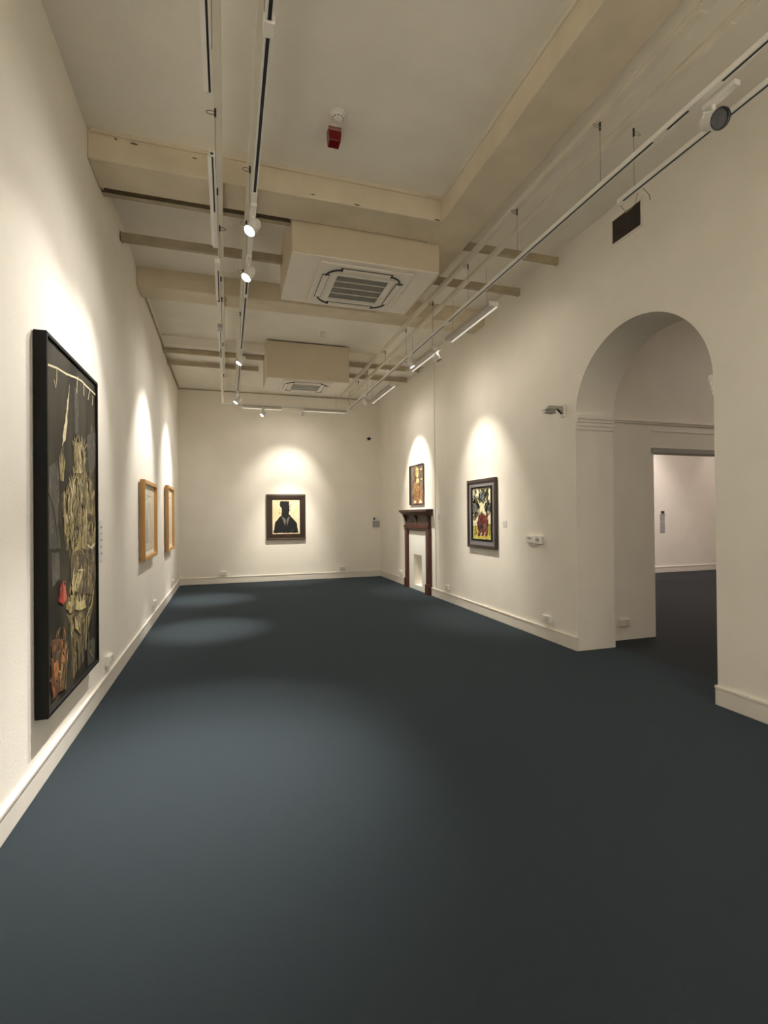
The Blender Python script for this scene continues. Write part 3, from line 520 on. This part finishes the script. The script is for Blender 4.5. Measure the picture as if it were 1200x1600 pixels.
paint(ART['abstract'], 'canvas', t, 1.105, 2.095, PCOL['night'], -.056, rough=.03, strokes=dict(shade=(250, ['night', 'shade', 'grey', 'umber']), gold=(1500, ['cream2', 'cream2', 'umber', 'umber', 'night', 'tan', 'cream']), umber=(400, ['gold', 'cream2', 'night']), rust=(700, ['umber', 'gold', 'orange', 'night']), cream2=(500, ['umber', 'cream']), red=(500, ['salmon', 'maroon']), cream=(300, ['cream2'])))
for yc_, w_, h_, z_, lb in ((7.175, 1.15, .99, 1.47, 'pale drawing in a thick light oak box frame, nearer of two on the left wall'), (9.66, 1.0, 1.13, 1.485, 'pale drawing in a light oak box frame next to the back corner')):
    t = thing('framed_drawing', lb, 'drawing', (0, yc_, z_), PI/2, 'oak framed drawings on the left wall')
    frame(t, w_, h_, .045, .072, OAK, y1=-.018)
    MB().box(-w_/2+.04, w_/2-.04, -.030, -.0, -h_/2+.04, h_/2-.04, MATB).build('mount', t)
    paint(ART['drawing'], 'drawing_sheet', t, w_-.22, h_-.22, PAPER, -.036, sx=(w_-.25)/1.0, sz=(h_-.25)/.9)
t = thing('framed_painting', 'portrait of a dark suited bust on cream in a brown frame on the back wall', 'painting', (2.335, D, 1.4875), 0)
frame(t, .90, 1.065, .10, .05, FBROWN, inner=(.035, FBROWN, .034))
for s_ in (-1, 1):
    MB().prism([(-.44, s_*.52), (.44, s_*.52), (.415, s_*.495), (-.415, s_*.495)], -.056, -.045, BEVEL_GLINT, 'xz').build('frame_bevel_highlight', t, bevel=.003)
paint(ART['portrait'], 'canvas', t, .64, .80, PCOL['peach'], -.03)
t = thing('canvas_painting', 'small unframed portrait with a yellow face hanging above the mantelpiece', 'painting', (W, 9.372, 2.11), -PI/2)
paint(ART['bust'], 'canvas', t, .775, .80, PCOL['black'], -.032, rough=.03, strokes=dict(plum=(500, ['umber', 'plum', 'slate']), sienna=(1500, ['orange', 'umber', 'gold', 'tan']), yellow=(600, ['cream2', 'tan'])))
MB().box(-.37, .37, -.020, -.003, -.385, .385, OAK).build('stretcher', t)
t = thing('framed_painting', 'flower painting with a maroon pot in a black and grey frame on the right wall', 'painting', (W, 6.685, 1.515), -PI/2)
frame(t, .87, 1.03, .045, .045, FBROWN)
MB().prism([(-.40, -.48), (.40, -.48), (.40, .48), (-.40, .48)], -.026, -.004, LINER, 'xz', holes=[[(-.325, -.405), (.325, -.405), (.325, .405), (-.325, .405)]]).build('grey_liner', t)
MB().prism([(-.325, -.405), (.325, -.405), (.325, .405), (-.325, .405)], -.032, -.004, FBLACK, 'xz', holes=[[(-.28, -.38), (.28, -.38), (.28, .38), (-.28, .38)]]).build('inner_slip', t)
paint(ART['floral'], 'canvas', t, .565, .765, PCOL['ivory'], -.02, rough=.06, strokes=dict(moss=(3500, ['cream', 'moss', 'slate', 'olive', 'black', 'moss']), maroon=(1800, ['plum', 'red', 'black']), yellow2=(900, ['olive', 'cream', 'yellow2'])))

# ------------------------------------------------------------ mantelpiece
t = thing('fireplace_mantel', 'dark mahogany mantelpiece with white surround standing against the right wall', 'mantelpiece', (W, 9.335, 0), -PI/2)
hw = .665
for s_ in (-1, 1):
    lg = MB(); a, b = sorted((s_*hw, s_*(hw-.165)))
    lg.box(a, b, -.055, 0, .19, 1.20, MAHOG); lg.box(a+.025, b-.025, -.062, -.055, .24, 1.14, MAHOG)
    l_ = lg.build('leg', t, bevel=.004)
    MB().box(a-.006, b+.006, -.075, 0, 0, .19, MAHOG).build('plinth_block', l_, bevel=.006)
    MB().box(a-.004, b+.004, -.07, 0, 1.20, 1.225, MAHOG).build('capital', l_, bevel=.005)
MB().box(-hw+.02, hw-.02, -.045, 0, 1.225, 1.50, MAHOGD).build('frieze', t, bevel=.003)
lt = MB()
for z0, z1, p in ((1.19, 1.225, .05), (1.225, 1.25, .062), (1.25, 1.285, .082), (1.285, 1.30, .070)): lt.box(-hw+(.165 if z1 < 1.23 else 0), hw-(.165 if z1 < 1.23 else 0), -p, 0, z0, z1, MAHOG)
lt.build('lintel_moulding', t, bevel=.005)
for x in (-hw+.05, 0, hw-.05):
    MB().prism([(0, 1.30), (-.05, 1.30), (-.052, 1.36), (-.075, 1.44), (-.11, 1.50), (0, 1.50)], x-.035, x+.035, MAHOGD, 'yz').build('corbel', t, bevel=.004)
MB().prism([(0, 1.49), (-.062, 1.49), (-.078, 1.515), (-.105, 1.54), (-.135, 1.565), (0, 1.565)], -hw-.07, hw+.07, MAHOG, 'yz').build('cornice', t, bevel=.003)
MB().box(-.765, .765, -.145, 0, 1.565, 1.612, MAHOGD).build('mantel_shelf', t, bevel=.008, seg=3)
sr = MB().prism([(-.50, 0), (.50, 0), (.50, 1.19), (-.50, 1.19)], -.018, -.001, SURW, 'xz', holes=[[(-.235, .10), (.205, .10), (.205, .71), (-.235, .71)]])
sr.build('white_surround', t, bevel=.003)

# ------------------------------------------------------------ small wall fittings
def outlet(loc, rz, label):
    t = thing('socket_outlet', label, 'socket', loc, rz, 'white socket outlets above the skirting')
    MB().box(-.073, .073, -.034, 0, -.043, .043, WPLA).build('back_box', t, bevel=.005)
    f = MB().box(-.070, .070, -.042, -.034, -.040, .040, WPLA).build('face_plate', t, bevel=.004)
    MB().box(-.045, -.03, -.047, -.041, -.010, .012, WPLA).build('switch', f, bevel=.002)
    h = MB().box(.020, .028, -.0428, -.041, .008, .024, DARK); h.box(.006, .018, -.0428, -.041, -.014, -.008, DARK); h.box(.030, .042, -.0428, -.041, -.014, -.008, DARK); h.build('pin_holes', f)
for a in (((0, 4.92, .262), PI/2, 'white socket low on the left wall just past the large black frame'),
          ((0, 7.85, .275), PI/2, 'white socket low on the left wall below the first oak frame'),
          ((0, 10.35, .27), PI/2, 'white socket low on the left wall beside the back corner'),
          ((.926, D, .232), 0, 'white socket on the back wall left of the portrait'),
          ((3.674, D, .235), 0, 'white socket on the back wall right of the portrait'),
          ((W, 10.35, .25), -PI/2, 'white socket left of the mantelpiece on the right wall'),
          ((W, 7.954, .25), -PI/2, 'white socket on the right wall just right of the mantelpiece'),
          ((W, 5.12, .252), -PI/2, 'white socket on the right wall beside the arch'),
          ((5.48, 4.82, .212), 0, 'white socket inside the arch on the lobby wall')): outlet(*a)
def label_card(loc, rz, w, h, label, lines=3, m=LABEL, m2=INK, name='wall_label', cat='label'):
    t = thing(name, label, cat, loc, rz)
    c = MB().box(-w/2, w/2, -.006, 0, -h/2, h/2, m).build('card', t)
    tx = MB()
    for k in range(lines):
        z = h/2-h*(k+1)/(lines+1.2); tx.box(-w*.4, w*(.4 if k % 2 == 0 else .2), -.0066, -.006, z-h*.02, z+h*.02, m2)
    tx.build('printed_lines', c); return t
label_card((0, 4.71, 1.31), PI/2, .09, .34, 'narrow white wall text panel just right of the large black frame', 5, LABEL, LABG)
t = thing('wall_label', 'three short lines of wall text right of the oak frame nearest the corner', 'label', (0, 10.95, 1.66), PI/2)
tl = MB()
for k in range(3): tl.box(-.16, .16-.05*(k % 2), -.003, 0, .09-.09*k, .115-.09*k, LABEL)
tl.build('text_lines', t)
t = thing('wall_label', 'grey information card with a small black dispenser on the back wall by the corner', 'label', (4.53, D, 1.31), 0)
MB().box(-.085, .10, -.008, 0, -.10, .06, LABG).build('card', t); MB().box(-.085, .10, -.006, 0, -.14, -.11, LABEL).build('lower_strip', t)
MB().box(-.09, .10, -.01, 0, .07, .16, LABEL).build('upper_plate', t); MB().box(-.065, -.025, -.025, -.01, .085, .14, DARK).build('black_device', t, bevel=.003)
label_card((W, 6.07, 1.372), -PI/2, .10, .085, 'tiny white label right of the flower painting', 3)
label_card((W, 8.30, 1.46), -PI/2, .09, .09, 'tiny pale label right of the mantelpiece', 3)
t = thing('wall_notice', 'grey framed notice in two panels with a black device above, in the next gallery', 'notice', (11.485, 9.95, 1.30), 0)
MB().box(-.075, .075, -.01, 0, .0, .17, LABG).build('upper_panel', t); MB().box(-.075, .075, -.01, 0, -.29, -.02, LABG).build('lower_panel', t)
MB().box(-.09, .09, -.012, 0, .18, .28, LABEL).build('white_plate', t); MB().box(-.045, .045, -.03, -.01, .20, .245, DARK).build('black_device', t, bevel=.003)
t = thing('wall_control', 'pair of small white control boxes on the wall between the flower painting and the arch', 'control box', (W, 5.36, 1.187), -PI/2)
b1 = MB().box(-.17, .02, -.03, 0, -.042, .045, WPLA).build('left_unit', t, bevel=.004)
MB().box(-.13, -.05, -.0315, -.029, .0, .028, GREYP).build('display', b1)
MB().box(.02, .055, -.02, 0, -.04, .04, GREYP).build('gap_plate', t)
b2 = MB().box(.055, .17, -.055, 0, -.05, .05, WPLA).build('right_unit', t, bevel=.006); MB().box(.08, .15, -.0565, -.054, -.02, .02, GREYP).build('sensor_window', b2)
# louvred vent high on the right wall
t = thing('wall_vent', 'dark louvred ventilation grille high on the right wall', 'vent', (W, 3.825, 4.257), -PI/2)
fr = MB().prism([(-.20, -.135), (.20, -.135), (.20, .135), (-.20, .135)], -.012, 0, WALL, 'xz', holes=[[(-.176, -.113), (.176, -.113), (.176, .113), (-.176, .113)]]); fr.build('frame', t, bevel=.002)
MB().box(-.176, .176, -.003, 0, -.113, .113, DARK).build('duct_back', t)
for k in range(14):
    z = -.106+k*.0163; MB().prism([(-.003, z+.006), (-.013, z), (-.013, z+.003), (-.003, z+.009)], -.176, .176, SLAT, 'yz').build('slat', t)
# bracket lamp by the arch
t = thing('bracket_lamp', 'small grey-green fitting on a bracket sticking out of the wall left of the arch', 'wall lamp', (W, 4.79, 2.68), -PI/2)
MB().box(-.035, .035, -.022, 0, -.085, .06, WPLA).build('wall_plate', t, bevel=.004)
MB().prism([(-.02, .035), (-.02, -.055), (-.075, .0), (-.20, .018), (-.20, .035)], -.02, .02, GREYP, 'yz').build('arm', t, bevel=.003)
MB().tube([(0, -.03, -.05), (0, -.055, -.03), (0, -.085, -.005)], .007, DARK, 8).build('cable', t)
sh = MB().lathe([(.012, .03), (.035, .026), (.055, .008), (.060, -.014), (.050, -.034), (.02, -.042)], GLASSY, c=(0, -.17, 0)); sh.build('glass_bowl', t, smooth=True)
MB().prism([(-.13, .02), (-.25, -.012), (-.25, -.018), (-.13, .005)], -.05, .05, GREYP, 'yz').build('upper_fin', t)
MB().prism([(-.13, -.045), (-.24, -.04), (-.24, -.046), (-.13, -.055)], -.045, .045, GREYP, 'yz').build('lower_fin', t)
# dome camera
t = thing('dome_camera', 'small dark dome camera high on the back wall by the corner', 'security camera', (4.36, D, 3.40), 0)
MB().lathe([(.062, 0), (.062, -.02), (.055, -.03)], WPLA, axis='y').build('base', t, smooth=True)
MB().box(-.05, .05, -.09, -.02, .015, .04, WPLA).build('housing', t, bevel=.008)
MB().lathe([(.047, .015), (.045, -.005), (.034, -.028), (.015, -.042), (.002, -.045)], DOME, c=(0, -.055, 0)).build('dome', t, smooth=True)
# smoke detector with red beacon
t = thing('smoke_detector', 'white round smoke detector on the ceiling', 'smoke detector', (1.825, 3.655, HC))
MB().lathe([(.058, 0), (.058, -.014), (.050, -.018)], WPLA).build('base', t, smooth=True)
MB().lathe([(.046, -.018), (.046, -.026), (.036, -.040), (.034, -.048), (.014, -.056), (.002, -.057)], WPLA).build('detector_head', t, smooth=True)
sv = MB()
for k in range(10):
    q = 2*PI*k/10; sv.tube([(.038*math.cos(q+i*.13), .038*math.sin(q+i*.13), -.038) for i in range(4)], .003, DARK, 5)
sv.build('sensing_slots', t)
t = thing('alarm_beacon', 'red box-shaped alarm beacon hanging from the ceiling behind the smoke detector', 'alarm beacon', (1.825, 3.80, HC))
MB().lathe([(.045, 0), (.045, -.02), (.02, -.03)], WPLA).build('base', t, smooth=True)
MB().box(-.052, .052, -.045, .045, -.050, -.018, REDT).build('clear_collar', t, bevel=.008)
MB().prism([(-.052, -.05), (.052, -.05), (.044, -.13), (-.044, -.13)], -.045, .045, RED, 'xz').build('red_lens', t, bevel=.006)
# little box on a stem under the ceiling behind the boxing
t = thing('junction_box', 'small white box on a short stem under the ceiling above the far boxing', 'junction box', (2.52, 8.1, HC))
MB().cyl((0, 0, 0), (0, 0, -.08), .006, GREYP, 8).build('stem', t); MB().box(-.03, .05, -.03, .03, -.07, -.01, WPLA).build('housing', t, bevel=.004)
